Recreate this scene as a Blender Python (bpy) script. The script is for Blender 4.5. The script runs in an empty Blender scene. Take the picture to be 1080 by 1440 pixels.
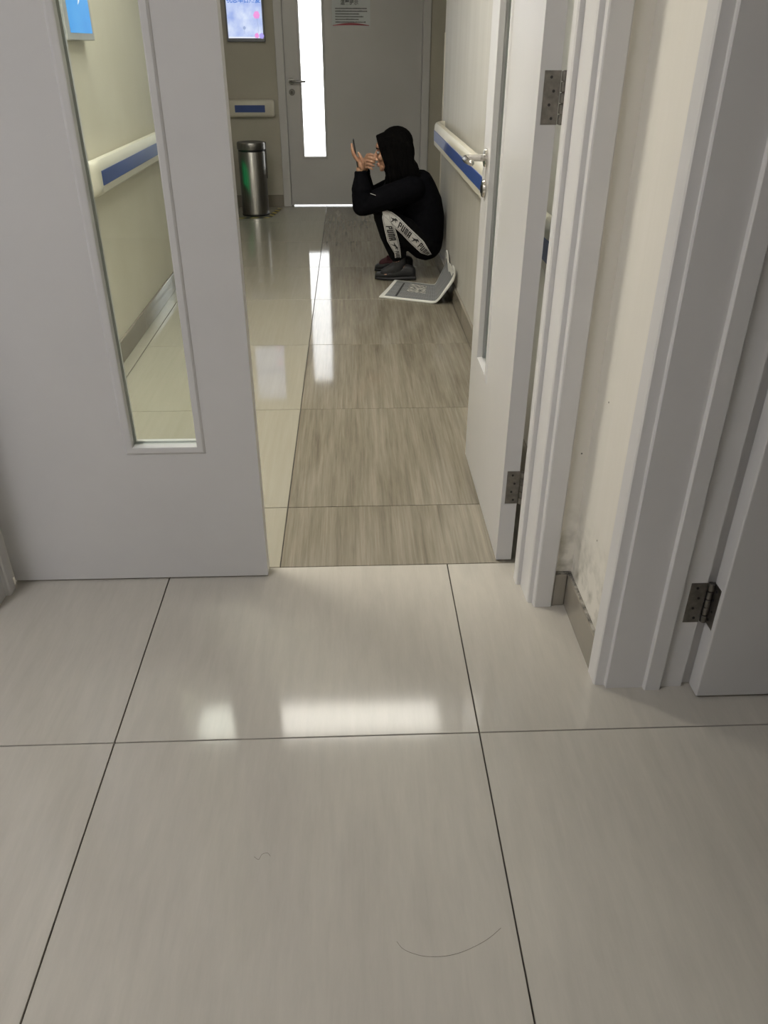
import bpy, bmesh, math, random
import numpy as np
from mathutils import Vector, Matrix, Euler
from mathutils.bvhtree import BVHTree
random.seed(7)
scene = bpy.context.scene
col = scene.collection
PI = math.pi

# ---------------------------------------------------------------- camera, world, exposure
PITCH, YAW, ROLL, FPX, CAM_Z = 0.5366178, -0.0410656, 0.0026317, 1102.63, 1.30
cy, sy, cp, sp = math.cos(YAW), math.sin(YAW), math.cos(PITCH), math.sin(PITCH)
fwd = Vector((-sy*cp, cy*cp, -sp)); rt = Vector((cy, sy, 0)); up = rt.cross(fwd)
c_, s_ = math.cos(ROLL), math.sin(ROLL)
ax = rt*c_ + up*s_; ay = up*c_ - rt*s_
cam = bpy.data.cameras.new('camera'); camo = bpy.data.objects.new('camera', cam); col.objects.link(camo)
cam.sensor_fit = 'HORIZONTAL'; cam.sensor_width = 36.0; cam.lens = 36.0*FPX/1080.0
cam.clip_start = 0.02; cam.clip_end = 100
m = Matrix((ax, ay, -fwd)).transposed().to_4x4(); m.translation = (0, 0, CAM_Z)
camo.matrix_world = m
scene.camera = camo

world = bpy.data.worlds.new('world'); scene.world = world; world.use_nodes = True
wb = world.node_tree.nodes['Background']; wb.inputs[0].default_value = (0.93, 0.97, 1.0, 1); wb.inputs[1].default_value = 3.0
vs = scene.view_settings
vs.view_transform = 'Standard'; vs.look = 'None'; vs.gamma = 1.0; vs.exposure = 0.0; vs.use_curve_mapping = False
scene.display_settings.display_device = 'sRGB'

CORRIDOR_LIGHT = 19.5     # radiance of the corridor's ceiling panel
NEAR_LIGHT = 17.0         # radiance of the near room's ceiling panels
FILL_STRIP_LIGHT = 84.0       # unseen narrow ceiling panel, added to brighten the open leaf and near corridor
WINDOW = 3.5             # frosted pane of the far door, lit by daylight
SCREEN = 1.0

# ---------------------------------------------------------------- materials
def mat(name, color, rough=0.5, metal=0.0, emit=None, strength=1.0, spec=0.5, coat=0.0):
    M = bpy.data.materials.new(name); M.use_nodes = True
    b = M.node_tree.nodes['Principled BSDF']
    b.inputs['Base Color'].default_value = (*color, 1); b.inputs['Roughness'].default_value = rough
    b.inputs['Metallic'].default_value = metal; b.inputs['Specular IOR Level'].default_value = spec
    b.inputs['Coat Weight'].default_value = coat
    if emit:
        b.inputs['Emission Color'].default_value = (*emit, 1); b.inputs['Emission Strength'].default_value = strength
    return M
def nodes_of(M):
    nt = M.node_tree
    return nt, nt.nodes, nt.links, nt.nodes['Principled BSDF']
def mix_noise(M, c1, c2, scale=(5,5,5), detail=4, contrast=(0.35,0.65), coord='Object', rough_noise=0, bump=0, bump_scale=None, distortion=0.0):
    nt, N, L, b = nodes_of(M)
    tc = N.new('ShaderNodeTexCoord'); mp = N.new('ShaderNodeMapping'); mp.inputs['Scale'].default_value = scale
    no = N.new('ShaderNodeTexNoise'); no.inputs['Scale'].default_value = 1.0; no.inputs['Detail'].default_value = detail
    no.inputs['Roughness'].default_value = 0.6; no.inputs['Distortion'].default_value = distortion
    rp = N.new('ShaderNodeValToRGB')
    rp.color_ramp.elements[0].position, rp.color_ramp.elements[1].position = contrast
    rp.color_ramp.elements[0].color = (*c1, 1); rp.color_ramp.elements[1].color = (*c2, 1)
    L.new(tc.outputs[coord], mp.inputs[0]); L.new(mp.outputs[0], no.inputs['Vector']); L.new(no.outputs['Fac'], rp.inputs[0])
    L.new(rp.outputs[0], b.inputs['Base Color'])
    if bump:
        n2 = N.new('ShaderNodeTexNoise'); n2.inputs['Scale'].default_value = 1.0; n2.inputs['Detail'].default_value = 3
        m2 = N.new('ShaderNodeMapping'); m2.inputs['Scale'].default_value = bump_scale or scale
        bp = N.new('ShaderNodeBump'); bp.inputs['Strength'].default_value = bump; bp.inputs['Distance'].default_value = 0.002
        L.new(tc.outputs[coord], m2.inputs[0]); L.new(m2.outputs[0], n2.inputs['Vector'])
        L.new(n2.outputs['Fac'], bp.inputs['Height']); L.new(bp.outputs[0], b.inputs['Normal'])
    return rp
def tile_mat(name, base, dark, light, grain, rough, spec=0.5, fx=72, fy=2.4):
    """polished porcelain tile with grain along the corridor, each tile shifted by its own random"""
    M = mat(name, base, rough, spec=spec)
    nt, N, L, b = nodes_of(M)
    tc = N.new('ShaderNodeTexCoord'); oi = N.new('ShaderNodeObjectInfo')
    ad = N.new('ShaderNodeVectorMath'); ad.operation = 'ADD'
    ml = N.new('ShaderNodeMath'); ml.operation = 'MULTIPLY'; ml.inputs[1].default_value = 37.0
    L.new(oi.outputs['Random'], ml.inputs[0]); L.new(tc.outputs['Object'], ad.inputs[0]); L.new(ml.outputs[0], ad.inputs[1])
    def noise(sc, detail, dist):
        mp = N.new('ShaderNodeMapping'); mp.inputs['Scale'].default_value = sc
        no = N.new('ShaderNodeTexNoise'); no.inputs['Scale'].default_value = 1.0; no.inputs['Detail'].default_value = detail
        no.inputs['Roughness'].default_value = 0.65; no.inputs['Distortion'].default_value = dist
        L.new(ad.outputs[0], mp.inputs[0]); L.new(mp.outputs[0], no.inputs['Vector']); return no.outputs['Fac']
    f1 = noise((fx, fy, 1), 5, 0.25); f2 = noise((10, 1.0, 1), 3, 0.3); f3 = noise((190, 9, 1), 2, 0.2)
    a1 = N.new('ShaderNodeMath'); a1.operation = 'MULTIPLY_ADD'; a1.inputs[1].default_value = 0.55
    a2 = N.new('ShaderNodeMath'); a2.operation = 'MULTIPLY_ADD'; a2.inputs[1].default_value = 0.35; 
    a3 = N.new('ShaderNodeMath'); a3.operation = 'MULTIPLY'; a3.inputs[1].default_value = 0.10
    L.new(f3, a3.inputs[0]); L.new(f2, a2.inputs[0]); L.new(a3.outputs[0], a2.inputs[2]); L.new(f1, a1.inputs[0]); L.new(a2.outputs[0], a1.inputs[2])
    rp = N.new('ShaderNodeValToRGB'); e = rp.color_ramp.elements
    e[0].position = 0.5-0.16; e[0].color = (*dark, 1); e[1].position = 0.5+0.16; e[1].color = (*light, 1)
    L.new(a1.outputs[0], rp.inputs[0])
    mx = N.new('ShaderNodeMix'); mx.data_type = 'RGBA'; mx.inputs[0].default_value = grain
    mx.inputs[6].default_value = (*base, 1); L.new(rp.outputs[0], mx.inputs[7])
    L.new(mx.outputs[2], b.inputs['Base Color'])
    # slight large-scale unevenness of the polish
    nw = noise((3.0, 3.0, 1), 1, 0); bp = N.new('ShaderNodeBump'); bp.inputs['Strength'].default_value = 0.05; bp.inputs['Distance'].default_value = 0.01
    L.new(nw, bp.inputs['Height']); L.new(bp.outputs[0], b.inputs['Normal'])
    return M
PAINT = mat('white_paint', (0.70, 0.685, 0.68), 0.32); mix_noise(PAINT, (0.60, 0.59, 0.58), (0.63, 0.62, 0.61), (3,3,3), bump=0.04, bump_scale=(60,60,8))
PAINT_DOOR = mat('white_door_paint', (0.70, 0.69, 0.69), 0.28); mix_noise(PAINT_DOOR, (0.545, 0.538, 0.53), (0.57, 0.562, 0.553), (2.5,2.5,2.5), bump=0.04, bump_scale=(50,50,6))
WALL = mat('cream_wall_paint', (0.6, 0.56, 0.47), 0.55); mix_noise(WALL, (0.70, 0.665, 0.555), (0.75, 0.715, 0.61), (2.2,2.2,2.2), bump=0.08, bump_scale=(40,40,40))
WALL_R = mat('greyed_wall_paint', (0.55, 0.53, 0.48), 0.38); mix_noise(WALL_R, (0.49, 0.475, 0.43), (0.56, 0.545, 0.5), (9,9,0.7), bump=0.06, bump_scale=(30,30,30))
# scuffed wall paint, dirt patches low down by the skirting
WALL_DIRT = mat('scuffed_wall_paint', (0.66, 0.63, 0.56), 0.42)
rp_ = mix_noise(WALL_DIRT, (0.71, 0.68, 0.605), (0.745, 0.715, 0.645), (4,14,0.6), bump=0.05, bump_scale=(30,30,30))
nt, N, L, b = nodes_of(WALL_DIRT)
tc = N.new('ShaderNodeTexCoord'); sx = N.new('ShaderNodeSeparateXYZ'); L.new(tc.outputs['Object'], sx.inputs[0])
mr = N.new('ShaderNodeMapRange'); mr.inputs[1].default_value = 0.34; mr.inputs[2].default_value = 0.10; L.new(sx.outputs[2], mr.inputs[0])
nz = N.new('ShaderNodeTexNoise'); nz.inputs['Scale'].default_value = 22; nz.inputs['Detail'].default_value = 5; L.new(tc.outputs['Object'], nz.inputs['Vector'])
mr2 = N.new('ShaderNodeMapRange'); mr2.inputs[1].default_value = 0.42; mr2.inputs[2].default_value = 0.68; L.new(nz.outputs['Fac'], mr2.inputs[0])
mm = N.new('ShaderNodeMath'); mm.operation = 'MULTIPLY'; L.new(mr.outputs[0], mm.inputs[0]); L.new(mr2.outputs[0], mm.inputs[1])
mx = N.new('ShaderNodeMix'); mx.data_type = 'RGBA'; L.new(mm.outputs[0], mx.inputs[0]); L.new(rp_.outputs[0], mx.inputs[6]); mx.inputs[7].default_value = (0.27, 0.26, 0.21, 1)
L.new(mx.outputs[2], b.inputs['Base Color'])
WALL_END = mat('dimmed_wall_paint', (0.5, 0.47, 0.39), 0.55); mix_noise(WALL_END, (0.455, 0.43, 0.355), (0.50, 0.475, 0.395), (2.2,2.2,2.2), bump=0.08, bump_scale=(40,40,40))  # wall paint darkened so its colour carries the dimness of the far end
CEIL = mat('ceiling_white', (0.8, 0.79, 0.76), 0.7); mix_noise(CEIL, (0.78,0.77,0.74), (0.82,0.81,0.78), (4,4,4))
TILE_NEAR = tile_mat('near_tile', (0.452, 0.425, 0.366), (0.39, 0.365, 0.317), (0.51, 0.48, 0.415), 0.55, 0.09, 0.26, 42, 6.5)
TILE_PLAIN = tile_mat('corridor_plain_tile', (0.375, 0.352, 0.29), (0.345, 0.322, 0.257), (0.40, 0.377, 0.312), 0.7, 0.05)
TILE_VEIN = tile_mat('corridor_veined_tile', (0.232, 0.208, 0.16), (0.150, 0.132, 0.098), (0.312, 0.282, 0.224), 1.0, 0.075)
TILE_SKIRT = tile_mat('skirting_tile', (0.265, 0.24, 0.195), (0.235, 0.212, 0.172), (0.295, 0.268, 0.22), 0.8, 0.10)
GROUT = mat('dark_grout', (0.055, 0.048, 0.04), 0.8); mix_noise(GROUT, (0.04,0.035,0.03), (0.075,0.065,0.055), (20,20,20))
SEAL = mat('grimy_sealant', (0.05, 0.045, 0.035), 0.8); mix_noise(SEAL, (0.035,0.032,0.025), (0.36,0.34,0.29), (45,45,45))
RAIL = mat('cream_vinyl', (0.66, 0.63, 0.53), 0.30); mix_noise(RAIL, (0.645,0.615,0.515), (0.675,0.645,0.545), (8,8,8))
BLUE = mat('blue_vinyl', (0.032, 0.075, 0.28), 0.32); mix_noise(BLUE, (0.028,0.068,0.25), (0.036,0.082,0.30), (6,6,6))
STEEL = mat('brushed_steel', (0.42, 0.41, 0.385), 0.30, 1.0); mix_noise(STEEL, (0.19,0.185,0.175), (0.27,0.265,0.25), (160,160,3), bump=0.05, bump_scale=(200,200,4))
nt, N, L, b = nodes_of(STEEL); tg = N.new('ShaderNodeTangent'); tg.direction_type = 'RADIAL'; tg.axis = 'Z'; L.new(tg.outputs[0], b.inputs['Tangent']); b.inputs['Anisotropic'].default_value = 0.6
HINGE = mat('dull_hinge_steel', (0.30, 0.275, 0.245), 0.42, 1.0); mix_noise(HINGE, (0.17,0.16,0.145), (0.25,0.235,0.215), (50,50,50))
CHROME = mat('satin_chrome', (0.62, 0.60, 0.57), 0.2, 1.0); mix_noise(CHROME, (0.58,0.56,0.53), (0.66,0.64,0.61), (30,30,30))
DARK = mat('black_plastic', (0.012, 0.012, 0.012), 0.45); mix_noise(DARK, (0.01,0.01,0.01), (0.016,0.016,0.016), (30,30,30))
GREYPL = mat('grey_plastic', (0.22, 0.225, 0.24), 0.4); mix_noise(GREYPL, (0.205,0.21,0.225), (0.235,0.24,0.255), (30,30,30))
SILVER = mat('silver_bezel', (0.50, 0.51, 0.50), 0.35, 0.3); mix_noise(SILVER, (0.48,0.49,0.48), (0.52,0.53,0.52), (30,30,30))
def glass_mat(name, tint=(0.93, 0.96, 0.94)):
    M = bpy.data.materials.new(name); M.use_nodes = True; nt = M.node_tree; N = nt.nodes; L = nt.links
    N.remove(N['Principled BSDF'])
    tr = N.new('ShaderNodeBsdfTransparent'); tr.inputs[0].default_value = (*tint, 1)
    gl = N.new('ShaderNodeBsdfGlossy'); gl.inputs['Roughness'].default_value = 0.01
    lw = N.new('ShaderNodeLayerWeight'); lw.inputs[0].default_value = 0.5; ms = N.new('ShaderNodeMixShader')
    p5 = N.new('ShaderNodeMath'); p5.operation = 'POWER'; p5.inputs[1].default_value = 5.0; fr = N.new('ShaderNodeMath'); fr.operation = 'MULTIPLY_ADD'; fr.inputs[1].default_value = 0.95; fr.inputs[2].default_value = 0.03
    L.new(lw.outputs['Facing'], p5.inputs[0]); L.new(p5.outputs[0], fr.inputs[0])
    L.new(fr.outputs[0], ms.inputs[0]); L.new(tr.outputs[0], ms.inputs[1]); L.new(gl.outputs[0], ms.inputs[2])
    L.new(ms.outputs[0], N['Material Output'].inputs[0]); return M
GLASS = glass_mat('clear_glass')
FROST = mat('daylit_frosted_glass', (0.8, 0.8, 0.8), 0.25, emit=(0.97, 0.99, 1.0), strength=WINDOW)
PANEL = mat('luminous_panel', (0.9, 0.9, 0.9), 0.4, emit=(1.0, 0.965, 0.88), strength=CORRIDOR_LIGHT)
PANEL_FILL = mat('luminous_fill_strip', (0.9, 0.9, 0.9), 0.4, emit=(1.0, 0.965, 0.89), strength=FILL_STRIP_LIGHT)
PANEL_N = mat('luminous_panel_near', (0.9, 0.9, 0.9), 0.4, emit=(0.955, 0.955, 1.03), strength=NEAR_LIGHT)
GREENLIT = mat('green_lit_sign', (0.02, 0.2, 0.08), 0.4, emit=(0.03, 0.9, 0.28), strength=0.5)

# ---------------------------------------------------------------- mesh helpers
class MB:
    def __init__(self): self.bm = bmesh.new()
    def _add(self, verts, faces, mi=0):
        vs_ = [self.bm.verts.new(v) for v in verts]
        for f in faces:
            try:
                fc = self.bm.faces.new([vs_[i] for i in f]); fc.material_index = mi
            except ValueError: pass
        return vs_
    def box(self, x0, x1, y0, y1, z0, z1, bev=0.0, mi=0, seg=1):
        v = self._add([(x0,y0,z0),(x1,y0,z0),(x1,y1,z0),(x0,y1,z0),(x0,y0,z1),(x1,y0,z1),(x1,y1,z1),(x0,y1,z1)],
                  [(0,3,2,1),(4,5,6,7),(0,1,5,4),(1,2,6,5),(2,3,7,6),(3,0,4,7)], mi)
        if bev:
            es = list({e for q in v for e in q.link_edges})
            bmesh.ops.bevel(self.bm, geom=es, offset=bev, segments=seg, profile=0.5, affect='EDGES')
        return self
    def prism(self, poly, z0, z1, mi=0, axis='z'):
        n = len(poly)
        f3 = {'z': lambda a, b, c: (a, b, c), 'y': lambda a, b, c: (a, c, b), 'x': lambda a, b, c: (c, a, b)}[axis]
        self._add([f3(a, b, z0) for a, b in poly] + [f3(a, b, z1) for a, b in poly],
                  [tuple(range(n-1, -1, -1)), tuple(range(n, 2*n))] + [(i, (i+1) % n, n+(i+1) % n, n+i) for i in range(n)], mi)
        return self
    def lathe(self, prof, center, seg=32, mi=0, axis='z'):
        cx, cy_, cz = center; vs_ = []; faces = []
        for r, h in prof:
            for k in range(seg):
                a = 2*PI*k/seg; u, v = r*math.cos(a), r*math.sin(a)
                vs_.append({'z': (cx+u, cy_+v, cz+h), 'y': (cx+u, cy_+h, cz+v), 'x': (cx+h, cy_+u, cz+v)}[axis])
        n = len(prof)
        for i in range(n-1):
            for k in range(seg):
                k2 = (k+1) % seg; faces.append((i*seg+k, i*seg+k2, (i+1)*seg+k2, (i+1)*seg+k))
        faces.append(tuple(range(seg-1, -1, -1))); faces.append(tuple((n-1)*seg+k for k in range(seg)))
        self._add(vs_, faces, mi); return self
    def tube(self, pts, rads, seg=10, mi=0, round_ends=False):
        pts = [Vector(p) for p in pts]
        if isinstance(rads, (int, float)): rads = [rads]*len(pts)
        rads = list(rads)
        if round_ends:
            d0 = (pts[0]-pts[1]).normalized(); d1 = (pts[-1]-pts[-2]).normalized()
            pre, prr, post, por = [], [], [], []
            for a in (80, 60, 35):
                s, c = math.sin(math.radians(a)), math.cos(math.radians(a))
                pre.append(pts[0]+d0*rads[0]*s); prr.append(rads[0]*c); post.insert(0, pts[-1]+d1*rads[-1]*s); por.insert(0, rads[-1]*c)
            pts = pre+pts+post; rads = prr+rads+por
        T = [(pts[min(i+1, len(pts)-1)]-pts[max(i-1, 0)]).normalized() for i in range(len(pts))]
        ref = Vector((0, 0, 1)) if abs(T[0].z) < 0.9 else Vector((1, 0, 0))
        nrm = T[0].cross(ref).normalized(); vs_, faces = [], []
        for i, p in enumerate(pts):
            nrm = (nrm - T[i]*nrm.dot(T[i])).normalized(); bi = T[i].cross(nrm)
            for k in range(seg):
                a = 2*PI*k/seg; vs_.append(p + (nrm*math.cos(a)+bi*math.sin(a))*rads[i])
        for i in range(len(pts)-1):
            for k in range(seg):
                k2 = (k+1) % seg; faces.append((i*seg+k, i*seg+k2, (i+1)*seg+k2, (i+1)*seg+k))
        faces.append(tuple(range(seg-1, -1, -1))); faces.append(tuple((len(pts)-1)*seg+k for k in range(seg)))
        self._add(vs_, faces, mi); return self
    def ell(self, c, r, rot=None, seg=20, rings=12, mi=0):
        M_ = Euler(rot).to_matrix() if rot else Matrix.Identity(3); c = Vector(c); vs_, faces = [], []
        vs_.append(c + M_ @ Vector((0, 0, -r[2])))
        for i in range(1, rings):
            t = PI*i/rings
            for k in range(seg):
                a = 2*PI*k/seg
                vs_.append(c + M_ @ Vector((r[0]*math.sin(t)*math.cos(a), r[1]*math.sin(t)*math.sin(a), -r[2]*math.cos(t))))
        vs_.append(c + M_ @ Vector((0, 0, r[2])))
        for k in range(seg): faces.append((0, 1+(k+1) % seg, 1+k))
        for i in range(rings-2):
            for k in range(seg):
                k2 = (k+1) % seg; faces.append((1+i*seg+k, 1+i*seg+k2, 1+(i+1)*seg+k2, 1+(i+1)*seg+k))
        for k in range(seg): faces.append((len(vs_)-1, 1+(rings-2)*seg+k, 1+(rings-2)*seg+(k+1) % seg))
        self._add(vs_, faces, mi); return self
    def build(self, name, mats, parent=None, smooth=None, fix=True):
        if fix: bmesh.ops.recalc_face_normals(self.bm, faces=self.bm.faces)
        me = bpy.data.meshes.new(name); self.bm.to_mesh(me); self.bm.free()
        for q in (mats if isinstance(mats, (list, tuple)) else [mats]): me.materials.append(q)
        if smooth is not None:
            for p in me.polygons: p.use_smooth = True
            me.set_sharp_from_angle(angle=math.radians(smooth))
        o = bpy.data.objects.new(name, me); col.objects.link(o)
        if parent: put(o, parent)
        return o
def put(o, parent):
    """parent without moving"""
    o.parent = parent
    o.matrix_parent_inverse = Matrix.Translation(-Vector(parent.location)) if parent.type == 'EMPTY' or parent.location.length else Matrix.Identity(4)
def tag(o, label, cat=None, group=None, kind=None):
    o['label'] = label
    if cat: o['category'] = cat
    if group: o['group'] = group
    if kind: o['kind'] = kind
    return o
def struct(o, label):
    o['label'] = label; o['kind'] = 'structure'; return o
def thing(name, label, cat, loc, group=None):
    o = bpy.data.objects.new(name, None); o.empty_display_size = 0.1; col.objects.link(o); o.location = loc
    return tag(o, label, cat, group)
def eval_mesh(o):
    dg = bpy.context.evaluated_depsgraph_get(); dg.update()
    return bpy.data.meshes.new_from_object(o.evaluated_get(dg))
def remeshed(mb, name, material, voxel, smooth_it=4, parent=None):
    o = mb.build(name, material, smooth=180)
    r = o.modifiers.new('r', 'REMESH'); r.mode = 'VOXEL'; r.voxel_size = voxel; r.use_smooth_shade = True
    if smooth_it:
        s = o.modifiers.new('s', 'SMOOTH'); s.factor = 0.5; s.iterations = smooth_it
    me = eval_mesh(o); me.name = name
    o.modifiers.clear(); old = o.data; o.data = me; bpy.data.meshes.remove(old)
    if not me.materials: me.materials.append(material)
    for p in me.polygons: p.use_smooth = True; p.material_index = 0
    if parent: put(o, parent)
    return o
def text_mesh(s, size=1.0, extrude=0.0, align='CENTER', bold=0.0):
    cu = bpy.data.curves.new('t', 'FONT'); cu.body = s; cu.size = size; cu.extrude = extrude; cu.align_x = align; cu.align_y = 'CENTER'; cu.offset = bold
    cu.resolution_u = 3
    o = bpy.data.objects.new('t', cu); col.objects.link(o); me = eval_mesh(o)
    bpy.data.objects.remove(o); bpy.data.curves.remove(cu); return me

# ---------------------------------------------------------------- floor of single tiles
floor = MB().box(-2.6, 2.6, -2.9, 8.2, -0.08, -0.005).build('floor', GROUT)
struct(floor, 'grout bed of the tiled floor running from the near room through the doorway')
G = 0.0016
def tile(x0, x1, y0, y1, mt):
    w, d = x1-x0, y1-y0
    o = MB().box(-w/2+G, w/2-G, -d/2+G, d/2-G, -0.006, 0.0, bev=0.0006).build('tile', mt, floor)
    o.location = ((x0+x1)/2, (y0+y1)/2, 0)
NX = [-2.55, -2.123, -1.328, -0.533, 0.262, 1.057, 1.852, 2.55]
NY = [-2.85, -2.0, -1.193, -0.383, 0.424, 1.227, 1.8815]
for i in range(len(NX)-1):
    for j in range(len(NY)-1): tile(NX[i], NX[i+1], NY[j], NY[j+1], TILE_NEAR)
CY = [1.8815, 2.224, 3.03, 3.848, 4.668, 5.47, 6.28, 7.09, 7.86]
CX = [-1.13, -1.034, -0.2235, 0.5865]
for i in range(3):
    for j in range(len(CY)-1): tile(CX[i], CX[i+1], CY[j], CY[j+1], TILE_VEIN if i == 2 else TILE_PLAIN)
for j in range(5, len(CY)-1): tile(0.5865, 1.397, CY[j], CY[j+1], TILE_VEIN)
for j in range(5): tile(0.5865, 0.62, CY[j], CY[j+1], TILE_VEIN)
tile(-0.95, 0.95, 7.86, 8.18, TILE_PLAIN)

# ---------------------------------------------------------------- walls and ceilings
XR, XL, YF, YG = 0.600, -1.104, 7.835, 5.62
LE, RE, FT = -0.548, 0.640, 2.08     # far door opening
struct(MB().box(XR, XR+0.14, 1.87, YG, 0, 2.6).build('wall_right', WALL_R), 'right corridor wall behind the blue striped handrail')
struct(MB().box(XL-0.15, XL, 1.87, YF+0.2, 0, 2.6).build('wall_left', WALL), 'cream left corridor wall seen through the glass of the left door leaf')
w = MB(); w.box(XL, LE-0.05, YF, YF+0.2, 0, 2.6); w.box(RE+0.05, 1.9, YF, YF+0.2, 0, 2.6); w.box(LE-0.05, RE+0.05, YF, YF+0.2, FT+0.05, 2.6)
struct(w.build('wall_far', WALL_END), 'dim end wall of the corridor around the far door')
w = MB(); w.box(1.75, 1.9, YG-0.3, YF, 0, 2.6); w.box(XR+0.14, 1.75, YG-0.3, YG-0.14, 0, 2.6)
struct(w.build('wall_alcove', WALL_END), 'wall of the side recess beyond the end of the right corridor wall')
w = MB(); w.box(-2.6, -1.06, 1.69, 1.87, 0, 2.6); w.box(-1.06, 0.56, 1.69, 1.87, 2.16, 2.6); w.box(0.50, 0.765, 1.684, 1.87, 0, 2.6); w.box(0.565, 0.765, 1.412, 1.684, 0, 2.6)
w.box(0.565, 0.765, 0.40, 1.412, 2.16, 2.6); w.box(0.565, 0.765, -2.9, 0.40, 0, 2.6)
wf = w.build('wall_front', WALL_DIRT); struct(wf, 'scuffed cream wall between the double door and the near right door')
w = MB(); w.box(-2.6, -2.45, -2.9, 1.69, 0, 2.6); w.box(-2.45, 0.565, -2.9, -2.75, 0, 2.6)
struct(w.build('wall_back', WALL), 'walls of the near room to the left of and behind the camera')
w = MB(); w.box(0.765, 2.55, 1.72, 1.87, 0, 2.6); w.box(2.4, 2.55, -0.6, 1.72, 0, 2.6); w.box(0.765, 2.4, -0.6, -0.45, 0, 2.6)
struct(w.build('wall_side', WALL), 'walls of the side room behind the near right door')
struct(MB().box(-2.6, 2.6, -2.9, YF+0.2, 2.6, 2.7).build('ceiling', CEIL), 'white ceiling above both rooms')
# small nail holes
for (x, y, z, ax_) in ((0.548, 1.684, 0.452, 'y'), (0.565, 1.60, 0.62, 'x'), (0.565, 1.53, 0.30, 'x')):
    h = MB(); h.lathe([(0.0022, -0.0006), (0.0022, 0.0008)], (x, y, z), 10, axis=ax_); h.build('nail_hole', SEAL, wf)

# ---------------------------------------------------------------- skirting of single tiles
def skirting(name, label, pieces):
    """pieces: (x0,x1,y0,y1,height)"""
    x0, x1, y0, y1, h = pieces[0]
    root = MB().box(x0, x1, y0, y1, 0, h, bev=0.0015).build(name, TILE_SKIRT); struct(root, label)
    for x0, x1, y0, y1, h in pieces[1:]: MB().box(x0, x1, y0, y1, 0, h, bev=0.0015).build('skirting_tile', TILE_SKIRT, root)
    return root
def runs(a, b, step, gap=0.002):
    n = max(1, math.ceil((b-a)/step-0.05)); out = []
    for i in range(n): out.append((a+(b-a)*i/n+gap/2, a+(b-a)*(i+1)/n-gap/2))
    return out
skirting('baseboard_left', 'stone tile skirting along the left corridor wall', [(XL, XL+0.014, a, b_, 0.10) for a, b_ in runs(1.89, YF, 0.8)])
skirting('baseboard_right', 'stone tile skirting along the right corridor wall', [(XR-0.014, XR, a, b_, 0.10) for a, b_ in runs(1.91, YG, 0.8)])
skirting('baseboard_far', 'stone tile skirting behind the steel bin on the end wall', [(XL+0.016, -0.625, YF-0.014, YF, 0.10), (0.72, 1.74, YF-0.014, YF, 0.10)])
bs = skirting('baseboard_side', 'short tile skirting below the scuffed wall, grime along its top', [(0.5555, 0.565, 1.417, 1.682, 0.10), (0.522, 0.554, 1.673, 1.684, 0.10)])
q = MB(); q.box(0.558, 0.566, 1.417, 1.675, 0.0995, 0.1035, bev=0.001); q.box(0.522, 0.566, 1.676, 1.685, 0.0995, 0.105, bev=0.001); q.build('sealant', SEAL, bs)

# ---------------------------------------------------------------- door frames (trim)
JR = [(.443,1.806),(.443,1.776),(.446,1.772),(.4565,1.772),(.4585,1.694),(.461,1.689),(.4715,1.686),(.473,1.670),(.476,1.668),(.518,1.668),(.521,1.671),(.521,1.689),(.56,1.689),(.56,1.892),(.468,1.892),(.468,1.808)]
MX = -0.254*2
t = MB().prism(JR, 0, 2.16).build('trim_1', PAINT); struct(t, 'right jamb and stepped architrave of the double doorway')
JL = [(MX-x, y) for x, y in reversed(JR)]
t = MB().prism(JL, 0, 2.16).build('trim_2', PAINT); struct(t, 'left jamb of the double doorway at the left edge of the photo')
t = MB(); t.box(MX-0.4585, 0.4585, 1.668, 1.892, 2.10, 2.16); t.box(MX-0.443, 0.443, 1.772, 1.806, 2.085, 2.10)
struct(t.build('trim_3', PAINT), 'head of the double doorway frame')
J4 = [(.5535,1.414),(.5535,1.370),(.556,1.366),(.577,1.364),(.579,1.362),(.5795,1.354),(.6655,1.353),(.667,1.345),(.669,1.343),(.703,1.343),(.7055,1.346),(.706,1.354),(.7585,1.354),(.7585,1.366),(.86,1.366),(.86,1.412),(.566,1.412),(.566,1.414)]
t = MB().prism(J4, 0, 2.16).build('trim_4', PAINT); struct(t, 'grooved jamb and architrave of the near right doorway')
t = MB(); t.box(0.5535, 0.7635, 0.42, 1.353, 2.11, 2.16); t.box(0.5535, 0.7635, 0.36, 0.42, 0, 2.16)
struct(t.build('trim_5', PAINT), 'head and near jamb of the near right doorway')
t = MB()
for x0, x1 in ((LE-0.072, LE-0.004), (RE+0.004, RE+0.072)):
    t.box(x0, x1, YF-0.022, YF+0.1, 0, FT+0.07, bev=0.004); 
t.box(LE-0.072, RE+0.072, YF-0.0215, YF+0.1, FT+0.004, FT+0.07, bev=0.004)
t.box(LE-0.020, LE-0.003, YF-0.012, YF+0.0995, 0, FT+0.01); t.box(RE+0.003, RE+0.020, YF-0.012, YF+0.0995, 0, FT+0.01)
t.box(LE-0.02, LE+0.015, YF+0.057, YF+0.099, 0, FT+0.01); t.box(RE-0.015, RE+0.02, YF+0.057, YF+0.099, 0, FT+0.01); t.box(LE-0.02, RE+0.02, YF+0.057, YF+0.099, FT-0.015, FT+0.01)
struct(t.build('trim_6', PAINT), 'white frame of the far door')

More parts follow.
